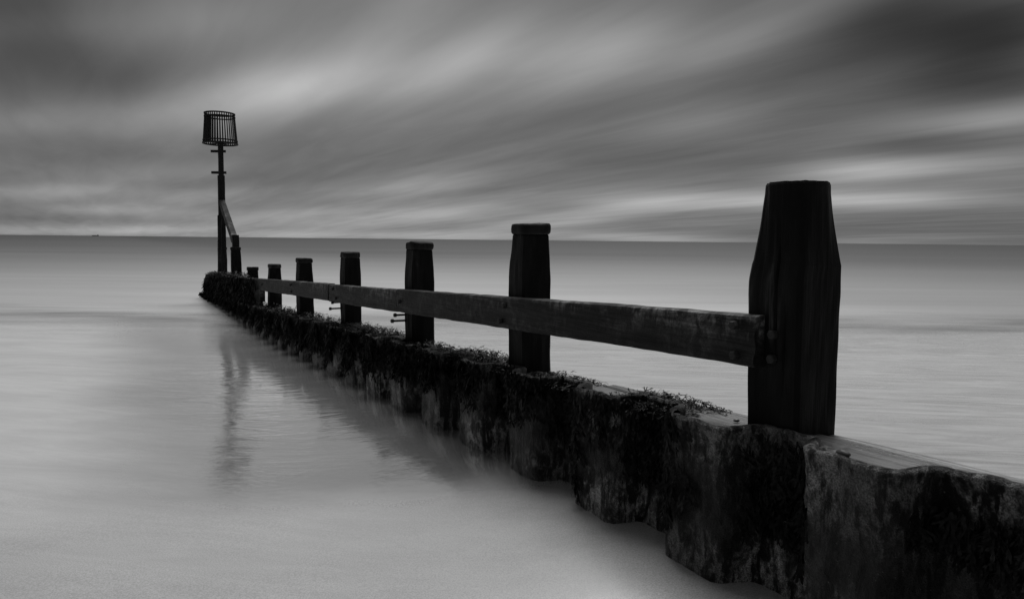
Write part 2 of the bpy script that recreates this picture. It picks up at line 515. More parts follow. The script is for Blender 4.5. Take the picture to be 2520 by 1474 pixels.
# ------------------------------------------------------------------ beach
_by = np.array([-60, -5, 2, 3.5, 5, 8, 11, 14, 20, 45])
_bz = np.array([1.6, 0.14, 0.085, 0.07, 0.055, 0.03, 0.0, -0.05, -0.25, -1.6])
def sand_z(x, y):
    z = float(np.interp(y, _by, _bz))
    u, v = uv_of(x, y)
    k = min(1.0, max(0.0, (11.5 - y) / 7.0))
    dv = (v + 0.3)
    if dv < 0: z += 0.20 * k * math.exp(-(dv / 0.75) ** 2)
    else: z += 0.20 * k * (1.0 + 0.6 * (1 - math.exp(-(dv / 1.5) ** 2)))
    z += 0.006 * nz(x, y, 0, 0.7) * k
    return z
xs = np.concatenate([np.linspace(-70, -9, 26)[:-1], np.linspace(-9, 12, 211)[:-1], np.linspace(12, 90, 26)])
ysn = np.concatenate([np.linspace(-60, 0, 20)[:-1], np.linspace(0, 14, 141)[:-1], np.linspace(14, 45, 32)])
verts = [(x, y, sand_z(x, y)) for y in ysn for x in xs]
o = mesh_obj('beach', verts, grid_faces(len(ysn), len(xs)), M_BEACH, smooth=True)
o['kind'] = 'structure'; o['label'] = 'smooth wet sand with a thin mirror film of water'

# ------------------------------------------------------------------ sea
rad = [0, 30, 60, 120, 300, 1000, 4000, 15000, 40000]
sx = sorted(set([-r for r in rad] + rad))
sy = [9.0, 12, 16, 24, 40, 80, 200, 600, 2000, 8000, 40000]
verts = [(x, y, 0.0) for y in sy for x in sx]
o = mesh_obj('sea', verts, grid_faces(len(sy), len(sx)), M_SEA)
o['kind'] = 'structure'; o['label'] = 'milky long exposure sea reaching the level horizon'

# ------------------------------------------------------------------ the groyne
groyne = bpy.data.objects.new('groyne', None)
col.objects.link(groyne)
groyne.matrix_world = T(V[0] * L, V[1] * L, 0) @ GM       # local x = u, y = v, z = up
groyne['label'] = 'dark timber and sheet pile groyne running from the sand out to sea'
groyne['category'] = 'groyne'

# ---- posts
def post_mesh(seed, prof, half, zb, zt, chamf=0.13, rough=0.006, n=7, cracks=(), rnd=0.0):
    """square baulk with worn corners; prof(t) with t in metres below the top gives the width factor"""
    zs = [zt - 0.0, zt - 0.012]
    z = zt - 0.03
    while z > zb:
        zs.append(z); z -= (0.02 if n > 10 else 0.03) if z > zt - 1.3 else 0.09
    zs.append(zb)
    base = []
    c = 1 - chamf
    corners = [(1, -1), (1, 1), (-1, 1), (-1, -1)]
    for i in range(4):
        a = corners[i]; b = corners[(i + 1) % 4]
        ax, ay = a; bx, by = b
        dx_, dy_ = (bx - ax) / 2, (by - ay) / 2
        for k in range(n):
            s = -c + 2 * c * k / (n - 1)
            base.append(((ax + bx) / 2 + dx_ * s, (ay + by) / 2 + dy_ * s))
    nb = len(base)
    vv = []
    for zi in zs:
        t_ = zt - zi
        fx, fy, ox, oy = prof(t_)
        for (bx, by) in base:
            if rnd:                                     # adzed round towards the top
                q = rnd * min(1.0, max(0.0, 1 - t_ / 0.42))
                l0 = math.hypot(bx, by)
                cx2, cy2 = bx / l0 * 1.36, by / l0 * 1.36
                px_, py_ = bx * (1 - q) + cx2 * q, by * (1 - q) + cy2 * q
            else:
                px_, py_ = bx, by
            x = px_ * half * fx + ox; y = py_ * half * fy + oy
            k = rough * (nz(bx * 2 + seed, by * 2, zi * 3.0, 1.0) * 1.3 + nz(bx * 5 + seed, by * 5, zi * 7.0, 1.0) * 0.6)
            g = rough * (0.25 if n > 10 else 0.7) * nz(bx * 9 + seed, by * 9, zi * 0.8, 1.0)
            l = math.hypot(x, y) + 1e-6
            if cracks and by < -0.99:
                for (cx_, t0, t1, wd_, dp) in cracks:
                    if t0 < t_ < t1:
                        wob_ = cx_ + 0.05 * nz(seed, 3.0, zi * 4)
                        k -= dp * math.exp(-((bx - wob_) / wd_) ** 2) * math.sin(math.pi * (t_ - t0) / (t1 - t0)) ** 0.4
            x += (k + g) * x / l; y += (k + g) * y / l
            if t_ < 0.006: x *= 0.965; y *= 0.965
            vv.append((x, y, zi + (0.004 * nz(bx * 3 + seed, by * 3, 5.0) if t_ < 0.02 else 0)))
    ff = []
    for r in range(len(zs) - 1):
        for c_ in range(nb):
            c2 = (c_ + 1) % nb
            ff.append((r * nb + c_, (r + 1) * nb + c_, (r + 1) * nb + c2, r * nb + c2))
    vv.append((0, 0, zt + 0.004)); ci = len(vv) - 1
    for c_ in range(nb):
        ff.append((ci, c_, (c_ + 1) % nb))
    return vv, ff

def cap_mesh(seed, half, th):
    """thick worn slab, rounded at the rim"""
    n = 32
    rows = [(0.0, 0.55), (0.02, 0.93), (0.18, 0.99), (0.5, 1.0), (0.8, 0.985), (0.97, 0.94), (1.0, 0.86), (1.03, 0.4)]
    vv = []
    for h, s in rows:
        for k in range(n):
            a = 2 * math.pi * k / n
            ca, sa = math.cos(a), math.sin(a)
            p = 5.0
            r = (abs(ca) ** p + abs(sa) ** p) ** (-1 / p)
            rr = half * r * s * (1 + 0.05 * nz(ca * 2 + seed, sa * 2, h * 1.5) + 0.02 * nz(ca * 6 + seed, sa * 6, h * 3))
            vv.append((ca * rr, sa * rr, h * th + 0.012 * nz(ca * 1.5 + seed, sa * 1.5, 3.3) * (1 if h > 0.6 else 0.2)))
    ff = grid_faces(len(rows), n, True)
    vv.append((0, 0, 0)); vv.append((0, 0, th * 1.03))
    for k in range(n):
        ff.append((len(vv) - 2, (k + 1) % n, k))
        ff.append((len(vv) - 1, (len(rows) - 1) * n + k, (len(rows) - 1) * n + (k + 1) % n))
    return vv, ff

def prof_big(t_):
    f = float(np.interp(t_, [0, 0.05, 0.126, 0.22, 0.275, 0.35, 0.37, 0.44, 0.5, 0.65, 1.2, 3],
                        [0.68, 0.69, 0.745, 0.81, 0.855, 0.925, 0.955, 0.99, 1.0, 0.985, 0.965, 0.96]))
    q = float(np.interp(t_, [0, 0.126, 0.35, 0.37, 0.44, 0.65, 1.2, 3], [-0.0255, -0.0229, -0.0165, -0.0175, -0.0233, -0.020, -0.0085, -0.0085]))
    return f, f, q * U[0], q * V[0]
def prof_cap(t_):
    tt = [0, 0.1, 0.2, 0.32, 0.45, 0.9, 3]
    ww = [0.86, 0.90, 0.965, 1.0, 1.0, 0.985, 0.97]
    f = float(np.interp(t_, tt, ww))
    return f, f, 0.006 * math.sin(t_ * 3 + 1), 0.0
def prof_straight(t_):
    f = float(np.interp(t_, [0, 0.15, 0.4, 3], [0.90, 0.96, 1.0, 1.0]))
    return f, f, 0.0, 0.0

PU = [2.036, 4.367, 6.547, 8.901, 11.396, 13.889, 16.282, 18.604, 21.244]
PT = [2.121, 1.976, 1.824, 1.674, 1.524, 1.336, 1.187, 1.603, 1.567]       # top of cap
PH = [0.147, 0.122, 0.122, 0.112, 0.118, 0.116, 0.122, 0.118, 0.112]
PL = ['tallest nearest post with bare tapered top and no cap', 'second post with a thick worn cap', None, None, None, None,
      'shortest stub post with a cap', 'tall seaward post carrying the foot of the brace', 'outermost post beside the beacon pole']
posts = []
for i, (u, zt, h) in enumerate(zip(PU, PT, PH)):
    th = 0.08 if i else 0.0
    ztop = zt - th
    pr = prof_big if i == 0 else (prof_straight if i >= 7 else prof_cap)
    vv, ff = post_mesh(i * 3.7, pr, h, -0.9, ztop, rough=0.0045 if i == 0 else 0.006, rnd=0.85 if i == 0 else 0.0, n=27 if i == 0 else 7,
                       cracks=((-0.12, 0.16, 0.78, 0.035, 0.02), (0.15, 0.15, 0.42, 0.12, 0.007), (-0.45, 0.5, 0.95, 0.04, 0.012), (0.5, 0.3, 1.2, 0.05, 0.008)) if i == 0 else ())
    po = mesh_obj('post', vv, ff, M_POST, groyne, smooth=False)
    po.location = (u, 0, 0)
    if i: po.rotation_euler = (0.008 * math.sin(i * 2.1), 0.008 * math.sin(i * 3.7 + 1), 0.06 * math.sin(i * 1.3))
    if PL[i]: po['label'] = PL[i]
    posts.append(po)
    if i:
        vv, ff = cap_mesh(i * 2.3, h * (1.02 if i < 7 else 1.04), th)
        cp = mesh_obj('cap', vv, ff, M_CAP, po, smooth=True)
        cp.location = (0, 0, ztop - 0.003)

# ---- bolts (sub-parts of the post or rail they go through)
def bolt_mesh(length, r=0.011, head=0.021):
    rows = [(0, r), (length - 0.03, r), (length - 0.028, head), (length - 0.004, head), (length, head * 0.8)]
    n = 6; vv = []
    for l_, rr in rows:
        for k in range(n):
            a = 2 * math.pi * k / n
            vv.append((rr * math.cos(a), -l_, rr * math.sin(a)))
    ff = grid_faces(len(rows), n, True)
    ff.append(tuple(range((len(rows) - 1) * n, len(rows) * n)))
    return vv, ff
def bolt(parent, loc, length, r=0.011, head=0.021):
    vv, ff = bolt_mesh(length, r, head)
    b = mesh_obj('bolt', vv, ff, M_BOLT, parent)
    b.location = loc
    return b
for i, zz in ((2, (1.065, 1.005)), (3, (1.00, 0.92))):
    for k, z_ in enumerate(zz):
        bolt(posts[i], (PH[i] * 0.85, -PH[i] + 0.02, z_), 0.14 + 0.03 * k, 0.012, 0.022)
for z_ in (1.44, 1.33):
    bolt(posts[0], (-0.005, -PH[0] + 0.01, z_), 0.05, 0.014, 0.022)

# ---- rails
RV = -0.122            # back face of the rail against the posts
RT = 0.095             # thickness
RH = 0.235
def rail_piece(ua, ub, seed, h=RH, dz=0.0, dv=0.0):
    n = max(8, int((ub - ua) / 0.04))
    prof = []
    # rounded rectangle, from back-top around the front
    cr = 0.018
    pts = [(0, 0), (-RT * 0.5, 0.003), (-RT + cr, 0), (-RT + 0.004, -0.006), (-RT, -cr)]
    for k in range(1, 8): pts.append((-RT, -cr - (h - 2 * cr) * k / 8))
    pts += [(-RT, -h + cr), (-RT + 0.005, -h + 0.005), (-RT + cr, -h), (0, -h)]
    vv = []
    for a in range(n + 1):
        u = (ub - ua) * a / n
        e = min(a, n - a)
        for j, (y, z) in enumerate(pts):
            uu = ua + u
            k1 = 0.010 * nz(uu * 1.3 + seed, z * 3, 1.0) + 0.006 * nz(uu * 5, z * 14 + seed, 2.0) + 0.003 * nz(uu * 16, z * 50, seed)
            zz = z + (0.004 * nz(uu * 1.1 + seed, 7.7, 0) + 0.004 * nz(uu * 6 + seed, z * 4, 0.3)) * (1 if -0.02 > z or z > -0.002 else 0.7)
            vv.append((u + (0.012 * nz(seed, z * 16, 3.0) if e == 0 else 0), y - abs(k1) * (1 if y < -0.01 else 0), zz - 0.0407 * u))
    m_ = len(pts)
    ff = grid_faces(n + 1, m_, True)
    ff.append(tuple(range(m_)))
    ff.append(tuple(range(n * m_ + m_ - 1, n * m_ - 1, -1)))
    o_ = mesh_obj('rail', vv, ff, M_RAIL, groyne, smooth=False)
    o_.location = (ua, RV + dv, rail_top(ua) + dz)
    return o_
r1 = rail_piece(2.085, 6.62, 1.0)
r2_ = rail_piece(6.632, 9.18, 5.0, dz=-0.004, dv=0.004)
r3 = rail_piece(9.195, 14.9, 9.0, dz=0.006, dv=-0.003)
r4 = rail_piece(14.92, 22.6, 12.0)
for rr, u0, lst in ((r1, 2.085, ((2.2, 0.05), (2.19, 0.19), (4.36, 0.06), (4.42, 0.18), (6.5, 0.12))),
                    (r2_, 6.632, ((8.95, 0.05), (8.8, 0.17))), (r3, 9.195, ((11.4, 0.06), (11.35, 0.17), (13.9, 0.1)))):
    for (u, dz_) in lst:
        bolt(rr, (u - u0, -RT + 0.005, -0.0407 * (u - u0) - dz_), 0.038, 0.014, 0.021)

# ---- boards closing the seaward bays below the rail
for k in range(3):
    ua, ub = 14.2 + 0.25 * k, 22.7
    h = 0.21
    vv = []
    n = 50
    for a in range(n + 1):
        u = (ub - ua) * a / n
        for (y, z) in ((0.05, 0), (-0.04, 0), (-0.045, -h * 0.5), (-0.04, -h), (0.05, -h)):
            vv.append((u, y + 0.008 * nz(u * 3, z * 9, k), z - 0.0407 * u + 0.006 * nz(u * 2, k, 0)))
    ff = grid_faces(n + 1, 5, True); ff += [(0, 1, 2, 3, 4), tuple(range(n * 5 + 4, n * 5 - 1, -1))]
    b = mesh_obj('board', vv, ff, M_RAIL, groyne)
    b.location = (ua, -0.17, rail_top(ua) - 0.245 - 0.215 * k)

# ---- plan of the sheet piles
PITCHU = 0.79
def pile_profile(n):
    """plan of one pile from its seaward edge (s = 0) to its landward edge: offset along u, offset v"""
    key = [(0.0, -0.335), (-0.30, -0.345), (-0.345, -0.325), (-0.385, -0.195), (-0.42, -0.165), (-0.67, -0.16), (-0.705, -0.185), (-0.76, -0.30), (-0.81, -0.318)]
    seg = [0]
    for a, b in zip(key, key[1:]): seg.append(seg[-1] + math.hypot(b[0] - a[0], b[1] - a[1]))
    ss = np.linspace(0, seg[-1], n)
    return np.interp(ss, seg, [k[0] for k in key]), np.interp(ss, seg, [k[1] for k in key])
_PX, _PY = pile_profile(60)
def profile_v(u):
    return float(np.interp((1.69 - u) % PITCHU, -_PX, _PY))

# ---- capping planks lying behind the sheet piles, scribed to their folds
def plank(ua, ub, va, vb, th, dz, seed):
    n = max(6, int((ub - ua) / 0.03))
    m_ = 9
    vv = []
    prof = [(j / (m_ - 1), 0.0) for j in range(m_)]
    prof[0] = (0, -0.008); prof[-1] = (1, -0.008)
    prof = [(0, -th)] + prof + [(1, -th)]
    for a in range(n + 1):
        u = (ub - ua) * a / n
        for (v, z) in prof:
            uu = ua + u
            va_ = va if va is not None else profile_v(uu) + 0.032
            v = va_ + (vb - va_) * v
            q = 0.006 * nz(uu * 2 + seed, v * 8, 0) + 0.004 * nz(uu * 1.5, v * 60, seed) if z > -0.02 else 0
            vv.append((u, v + 0.003 * nz(uu * 2.2, seed, z * 5), z + q - 0.0425 * u))
    mm = len(prof)
    ff = grid_faces(n + 1, mm, True)
    ff.append(tuple(range(mm))); ff.append(tuple(range(n * mm + mm - 1, n * mm - 1, -1)))
    ff = [tuple(reversed(f)) for f in ff]
    o_ = mesh_obj('capping_plank', vv, ff, M_PLANK, groyne)
    o_.location = (ua, 0, wall_top(ua) - 0.042 + dz)
    return o_
_b = [-1.4, 3.1, 7.7, 12.6, 17.9, 24.0]
for k in range(5):
    plank(_b[k], _b[k + 1] - 0.012, None, 0.03 if k == 0 else 0.02, 0.16, 0.014 if k == 0 else 0.0, k * 3.1)
    plank(_b[k] + 0.4, _b[k + 1] + 0.39, 0.04, 0.12, 0.16, -0.004 if k == 0 else -0.018, k * 5.1 + 2)

# ---- sheet piles
ks = list(range(-3, 29))
for k in ks:
    u0 = 1.69 + PITCHU * k
    near = k < 6
    nc = 44 if near else 22
    pxs, pvs = pile_profile(nc)
    zt0 = wall_top(u0)
    zb = -0.7
    nr = 46 if near else 20
    rows = np.concatenate([[zb], np.linspace(0.0 if u0 < 13 else -0.3, 1.0, nr) ** 1.0])
    out_v, in_v = [], []
    nx = np.gradient(pxs); ny = np.gradient(pvs)
    ln = np.hypot(nx, ny); nx, ny = ny / ln, -nx / ln           # normal; make it point to -v
    # flip so that the flange faces the camera side
    if ny[2] > 0: nx, ny = -nx, -ny
    vv = []
    jit = 0.012 * nz(k * 1.7, 0, 0)
    def top_at(u): return wall_top(u) + 0.016 * nz(u * 3.5, 1.1, k) + 0.010 * nz(u * 11, 2.2, 0) + jit
    lo = zb
    levels = [lo] + list(np.linspace(0.0 if u0 < 14 else -0.4, 1.0, nr))
    R = 0
    grid = []
    for li, q in enumerate(levels):
        row = []
        for c in range(nc):
            u = u0 + pxs[c]; tp = top_at(u)
            base = 0.0 if u0 < 14 else -0.4
            z = lo if li == 0 else base + (tp - base) * ((q - levels[1]) / (1.0 - levels[1]))
            if li == 0: z = lo
            enc = 0.010 + 0.016 * max(-0.5, nz(u * 6, pvs[c] * 6, z * 4)) + 0.007 * nz(u * 22, pvs[c] * 22, z * 14) + (0.004 * nz(u * 60, pvs[c] * 60, z * 45) if near else 0)
            lip = 0.012 * math.exp(-((z - tp) / 0.035) ** 2)
            e = enc + lip
            row.append((u - u0 + nx[c] * e, pvs[c] + ny[c] * e, z))
        grid.append(row)
    # rounded lip then the back side
    for dzz, off in ((0.012, 0.012), (0.014, -0.004), (0.004, -0.018), (-0.06, -0.016), (-1.2, -0.012)):
        row = []
        for c in range(nc):
            u = u0 + pxs[c]; tp = top_at(u)
            j = 0.004 * nz(u * 25, c * 0.3, dzz * 30)
            row.append((u - u0 + nx[c] * off, pvs[c] + ny[c] * off, tp + dzz + j))
        grid.append(row)
    vv = [p for r in grid for p in r]
    ff = grid_faces(len(grid), nc)
    # close the two vertical ends
    ng = len(grid)
    o_ = mesh_obj('sheet_pile', vv, ff, M_PILE, groyne, smooth=True)
    o_.location = (u0, 0, 0)

# round lifting hole boss near the frame's edge
# ------------------------------------------------------------------ beacon
beacon = bpy.data.objects.new('navigation_beacon', None)
col.objects.link(beacon)
BU = 20.98
beacon.matrix_world = T(*W(BU, 0, 0)) @ GM
beacon['label'] = 'tall pole topped by a black slatted basket at the seaward end of the groyne'
beacon['category'] = 'beacon'
def beam_between(name, a, b, wx, wy, mat, parent, seed=0.0, n=14, side=None):
    a = np.array(a, float); b = np.array(b, float)
    d_ = b - a; ln = np.linalg.norm(d_); d_ /= ln
    s = np.array(side if side is not None else (0, 1, 0), float)
    s = s - d_ * (s @ d_); s /= np.linalg.norm(s)
    t_ = np.cross(d_, s)
    cs = [(-1, -.8), (-.8, -1), (.8, -1), (1, -.8), (1, .8), (.8, 1), (-.8, 1), (-1, .8)]
    vv = []
    for i in range(n + 1):
        p = a + d_ * ln * i / n
        for (x, y) in cs:
            k = 1 + 0.05 * nz(x * 2 + seed, y * 2, i * 0.5)
            vv.append(tuple(p + t_ * x * wx / 2 * k + s * y * wy / 2 * k))
    ff = grid_faces(n + 1, 8, True)
    ff.append(tuple(range(7, -1, -1))); ff.append(tuple(range(n * 8, n * 8 + 8)))
    return mesh_obj(name, vv, ff, mat, parent)
# pole: lower timber, upper iron shaft
beam_between('pole', (0.12, 0, 0.4), (0.02, 0, 3.58), 0.175, 0.175, M_POLE, beacon, 1.0, 40)
beam_between('shaft', (0.005, 0, 3.45), (-0.02, 0, 4.52), 0.15, 0.13, M_IRON, beacon, 4.0, 16)
beam_between('splint', (-0.30, -0.14, 0.75), (-0.28, -0.12, 1.75), 0.15, 0.10, M_POLE, beacon, 2.0, 18)
beam_between('splint', (-0.28, -0.12, 1.74), (-0.10, -0.09, 2.45), 0.14, 0.09, M_POLE, beacon, 2.5, 10)
# strap irons across the shaft; they lie square to the view of the shore
SD = np.array([math.cos(-AZ), math.sin(-AZ), 0])          # about world +x seen in groyne axes
SD = np.array([U[0], V[0], 0.0]); SD /= np.linalg.norm(SD)
for z_ in (3.655, 4.245):
    a = -SD * 0.205 + np.array([0.0, -0.06, z_]); b = SD * 0.205 + np.array([0.0, -0.06, z_])
    beam_between('strap', a, b, 0.07, 0.05, M_IRON, beacon, 3.0, 4)
beam_between('brace', (0.1, 0.0, 2.88), (-2.15, 0.0, 1.78), 0.17, 0.15, M_BRACE, beacon, 6.0, 20)
beam_between('brace_foot', (-2.33, 0.0, 1.58), (-2.30, 0.0, 1.90), 0.17, 0.16, M_POLE, beacon, 7.0, 5)
# basket
ZB, ZT_, RB_, RT_ = 4.46, 5.28, 0.45, 0.39
basket = bpy.data.objects.new('basket', None)
col.objects.link(basket); basket.parent = beacon
def ring(name, z, r, hh, tt, parent, mat=M_IRON):
    n = 48; vv = []
    for k in range(n):
        a = 2 * math.pi * k / n
        for (dr, dzz) in ((tt, -hh), (tt, hh), (-tt, hh), (-tt, -hh)):
            vv.append(((r + dr) * math.cos(a), (r + dr) * math.sin(a), z + dzz))
    ff = []
    for k in range(n):
        k2 = (k + 1) % n
        for j in range(4):
            j2 = (j + 1) % 4
            ff.append((k * 4 + j, k2 * 4 + j, k2 * 4 + j2, k * 4 + j2))
    return mesh_obj(name, vv, ff, mat, parent)
ring('hoop', ZT_, RT_, 0.018, 0.02, basket)
ring('hoop', ZT_ - 0.085, RT_ + 0.0055, 0.016, 0.016, basket)
ring('hoop', ZB, RB_, 0.018, 0.02, basket)
ring('hoop', ZB + 0.08, RB_ - 0.005, 0.016, 0.016, basket)
NB = 40
bw_, bt_ = 0.030, 0.006
vv = []
for (z, r) in ((ZB, RB_), (ZT_, RT_)):
    s = 0.5 * bw_ * (1.0 if z == ZB else 0.9)
    vv += [(r - bt_, -s, z), (r + bt_, -s, z), (r + bt_, s, z), (r - bt_, s, z)]
bar_faces = [(0, 1, 5, 4), (1, 2, 6, 5), (2, 3, 7, 6), (3, 0, 4, 7), (3, 2, 1, 0), (4, 5, 6, 7)]
bar0 = mesh_obj('bar', vv, bar_faces, M_IRON, basket)
bar0.rotation_euler = (0, 0, 0.142)
for k in range(1, NB):
    b = bar0.copy(); col.objects.link(b); b.parent = basket
    b.rotation_euler = (0, 0, 0.142 + 2 * math.pi * k / NB)
# spokes carrying the basket on the shaft
for k in range(4):
    a = math.pi / 4 + k * math.pi / 2
    beam_between('spoke', (0, 0, ZB - 0.0), (RB_ * math.cos(a), RB_ * math.sin(a), ZB), 0.03, 0.03, M_IRON, basket, k, 2, side=(0, 0, 1))
beam_between('rod', (0, 0, ZB), (0, 0, ZT_), 0.028, 0.028, M_IRON, basket, 9.0, 3)

# ------------------------------------------------------------------ seaweed
def frond_template(rs, length, width, seglen, fork=0.6, curl=0.5):
    """flat forked ribbon hanging along -z; returns verts, quads"""
    V_, F_ = [], []
    def grow(p, ang, tilt, wd, left, depth):
        d_ = np.array([math.sin(ang), math.sin(tilt) * 0.6, -math.cos(ang) * math.cos(tilt)])
        side = np.array([math.cos(ang), 0.25 * math.sin(tilt * 2), math.sin(ang)])
        i0 = len(V_)
        V_.append(p - side * wd / 2); V_.append(p + side * wd / 2)
        while left > 0:
            st = seglen * rs.uniform(0.7, 1.3)
            p = p + d_ * st
            left -= st
            bulge = rs.uniform(0.8, 1.35)
            V_.append(p - side * wd / 2 * bulge); V_.append(p + side * wd / 2 * bulge)
            n_ = len(V_)
            F_.append((n_ - 4, n_ - 3, n_ - 1, n_ - 2))
            ang += rs.uniform(-0.35, 0.35) * curl; tilt += rs.uniform(-0.5, 0.5) * curl
            ang *= 0.8; tilt *= 0.85
            d_ = np.array([math.sin(ang), math.sin(tilt) * 0.6, -math.cos(ang) * math.cos(tilt)])
            side = np.array([math.cos(ang), 0.4 * math.sin(tilt * 3), math.sin(ang)])
            if left > seglen and rs.random() < fork and depth < 4:
                grow(p, ang + rs.uniform(0.2, 0.6), tilt + rs.uniform(-.4, .4), wd * 0.85, left * rs.uniform(0.5, 0.9), depth + 1)
                i0 = len(V_)
                ang -= rs.uniform(0.15, 0.5)
                d_ = np.array([math.sin(ang), math.sin(tilt) * 0.6, -math.cos(ang) * math.cos(tilt)])
                V_.append(p - side * wd / 2); V_.append(p + side * wd / 2)
        # rounded tip
        V_.append(p + d_ * seglen * 0.6)
        n_ = len(V_)
        F_.append((n_ - 3, n_ - 2, n_ - 1))
    grow(np.zeros(3), rs.uniform(-.2, .2), rs.uniform(-.2, .2), width, length, 0)
    return np.array(V_), F_
rs = random.Random(11)
TN = [frond_template(rs, 0.20, 0.017, 0.022, 0.42, 1.1) for _ in range(16)]        # near, fine
TF = [frond_template(rs, 0.22, 0.020, 0.045, 0.45, 0.9) for _ in range(12)]         # far, coarser
class Weed:
    def __init__(self): self.v = []; self.f = []; self.n = 0
    def add(self, tpl, mat3, loc):
        v, f = tpl
        self.v.append(v @ mat3.T + loc)
        n = self.n
        self.f.extend([tuple(i + n for i in q) for q in f])
        self.n += len(v)
    def build(self, name):
        v = np.concatenate(self.v)
        me = bpy.data.meshes.new(name)
        me.from_pydata(v.tolist(), [], self.f)
        me.materials.append(M_WEED)
        me.update()
        o_ = bpy.data.objects.new(name, me)
        col.objects.link(o_)
        return o_
def rot(ax, a):
    c, s = math.cos(a), math.sin(a)
    return np.array({'x': [[1, 0, 0], [0, c, -s], [0, s, c]], 'y': [[c, 0, s], [0, 1, 0], [-s, 0, c]], 'z': [[c, -s, 0], [s, c, 0], [0, 0, 1]]}[ax])
G3 = np.array([[U[0], V[0], 0], [U[1], V[1], 0], [0, 0, 1]])
def hang(wd, u, v, z, scale, far, sy=None):
    tpl = rs.choice(TF if far else TN)
    m_ = G3 @ rot('z', rs.uniform(-1.0, 1.0)) @ rot('x', rs.uniform(-0.12, 0.12)) @ np.diag([scale * rs.uniform(.8, 1.2), scale, scale * (sy or 1)])
    wd.add(tpl, m_, W(u, v, z))
def cover(u):      # clumpy growth along the wall 0..1
    c = nz(u * 2.3, 3.0, 0) * 0.8 + nz(u * 6.0, 9.0, 0) * 0.5
    return c
# hanging on the sheet piles
wh = Weed()
dens = [(2.3, 10), (3.2, 110), (4.0, 330), (5.0, 560), (6.5, 650), (9, 520), (13, 380), (18, 330), (24.0, 300)]
for du in np.arange(2.3, 23.9, 0.05):
    nfr = np.interp(du, [a for a, b in dens], [b for a, b in dens]) * 0.05
    cv = cover(du)
    k = 0.5 + 1.2 * cv + (0.35 if du > 6 else 0.0)
    nfr *= max(0.05, min(1.7, k + 0.35))
    for _ in range(int(nfr + rs.random())):
        u = du + rs.uniform(0, 0.05)
        pv = profile_v(u)
        tp = wall_top(u)
        belt = 0.42 - 0.062 * (u - 5) + 0.22 * nz(u * 2.1, 5, 5) + 0.08 * rs.uniform(-1, 1)         # clear belt above the sand
        belt = max(-0.03, belt)
        zr = tp + 0.02 - (rs.random() ** 1.3) * max(0.02, (tp - belt - 0.22))
        zr = max(zr, min(tp + 0.02, belt + 0.1))
        sc = rs.uniform(0.35, 0.8)
        room = max(0.08, zr - belt)
        sc = min(sc, room / 0.20)
        hang(wh, u, pv - 0.012 - rs.uniform(0, 0.035), zr, sc, u > 8.5)
# strips caught in the overlaps of the near piles
for (uc, n_, top, bot, spread) in ((3.30, 95, 0.93, 0.42, 0.05), (2.50, 55, 0.97, 0.52, 0.05), (1.72, 14, 0.9, 0.45, 0.025), (2.85, 14, 0.85, 0.7, 0.06), (2.33, 12, 0.8, 0.6, 0.04)):
    for _ in range(n_):
        u = uc + rs.gauss(0, spread)
        hang(wh, u, profile_v(u) - 0.015 - rs.uniform(0, 0.03), rs.uniform(bot, top), rs.uniform(0.35, 0.75), False)
for k in range(-1, 5):                 # dark weed filling the troughs of the near piles
    u0 = 1.69 + PITCHU * k
    for _ in range(230 if k >= 0 else 120):
        u = u0 - rs.uniform(0.36, 0.74)
        pv = profile_v(u)
        bot = 0.50 + 0.10 * nz(u * 5.0, 2.0, k) + (0.25 if k < 1 else 0.0)
        zr = rs.uniform(bot + 0.05, wall_top(u) - (0.02 if k > 0 else 0.12))
        hang(wh, u, pv - 0.02 - rs.uniform(0, 0.03), zr, min(rs.uniform(0.3, 0.7), max(0.2, (zr - bot) / 0.18)), False)
o = wh.build('hanging_seaweed')
o['kind'] = 'stuff'; o['category'] = 'seaweed'
o['label'] = 'curtain of dark wet seaweed hanging down the face of the sheet piles'

# lying along the capping planks
def clump(ua, ub, per_m, hgt, far, va=-0.30, vb=0.06, taper=0.2):
    wd = Weed()
    n_ = int((ub - ua) * per_m)
    for _ in range(n_):
        s = rs.random()
        u = ua + (ub - ua) * s
        e = min(1.0, min(s, 1 - s) * (ub - ua) / taper + 0.25)
        v = rs.uniform(va, vb)
        tpl = rs.choice(TF if far else TN)
        sc = rs.uniform(0.16, 0.40) * (1.0 if not far else 1.5)
        m_ = G3 @ rot('z', rs.uniform(0, 6.283)) @ rot('x', math.pi / 2 + rs.uniform(-1.0, 0.18) * e) @ np.diag([sc, sc, sc])
        wd.add(tpl, m_, W(u, v, wall_top(u) - 0.035 + hgt * e * rs.random() ** 1.4))
    return wd
segs = [(2.43, 3.12, 1100, 0.05, 'seaweed clump on the plank beside the tallest post'),
        (3.50, 4.12, 750, 0.028, 'thin seaweed mat at the foot of the second post'),
        (4.36, 5.55, 1200, 0.075, 'seaweed heap between the second and third posts from the tallest'),
        (5.75, 6.55, 900, 0.05, 'seaweed mat at the foot of the third post from the tallest'),
        (6.62, 9.05, 900, 0.085, 'bushy seaweed bank between the two posts with jutting bolts')]
for (ua, ub, pm, hg, lab) in segs:
    cw = clump(ua, ub, pm, hg, False)
    for _ in range(int((ub - ua) * 170)):          # fronds spilling over the lip of the piles
        u = rs.uniform(ua, ub)
        if nz(u * 3.3, 8.0, 1.0) < -0.1: continue
        hang(cw, u, profile_v(u) - 0.02 - rs.uniform(0, 0.03), wall_top(u) + rs.uniform(-0.02, 0.03), rs.uniform(0.3, 0.8), False)
    o = cw.build('seaweed_clump')
    o['category'] = 'seaweed'; o['label'] = lab; o['group'] = 'seaweed clumps on the capping plank'
o = clump(9.1, 24.1, 190, 0.10, True).build('seaweed_mat')
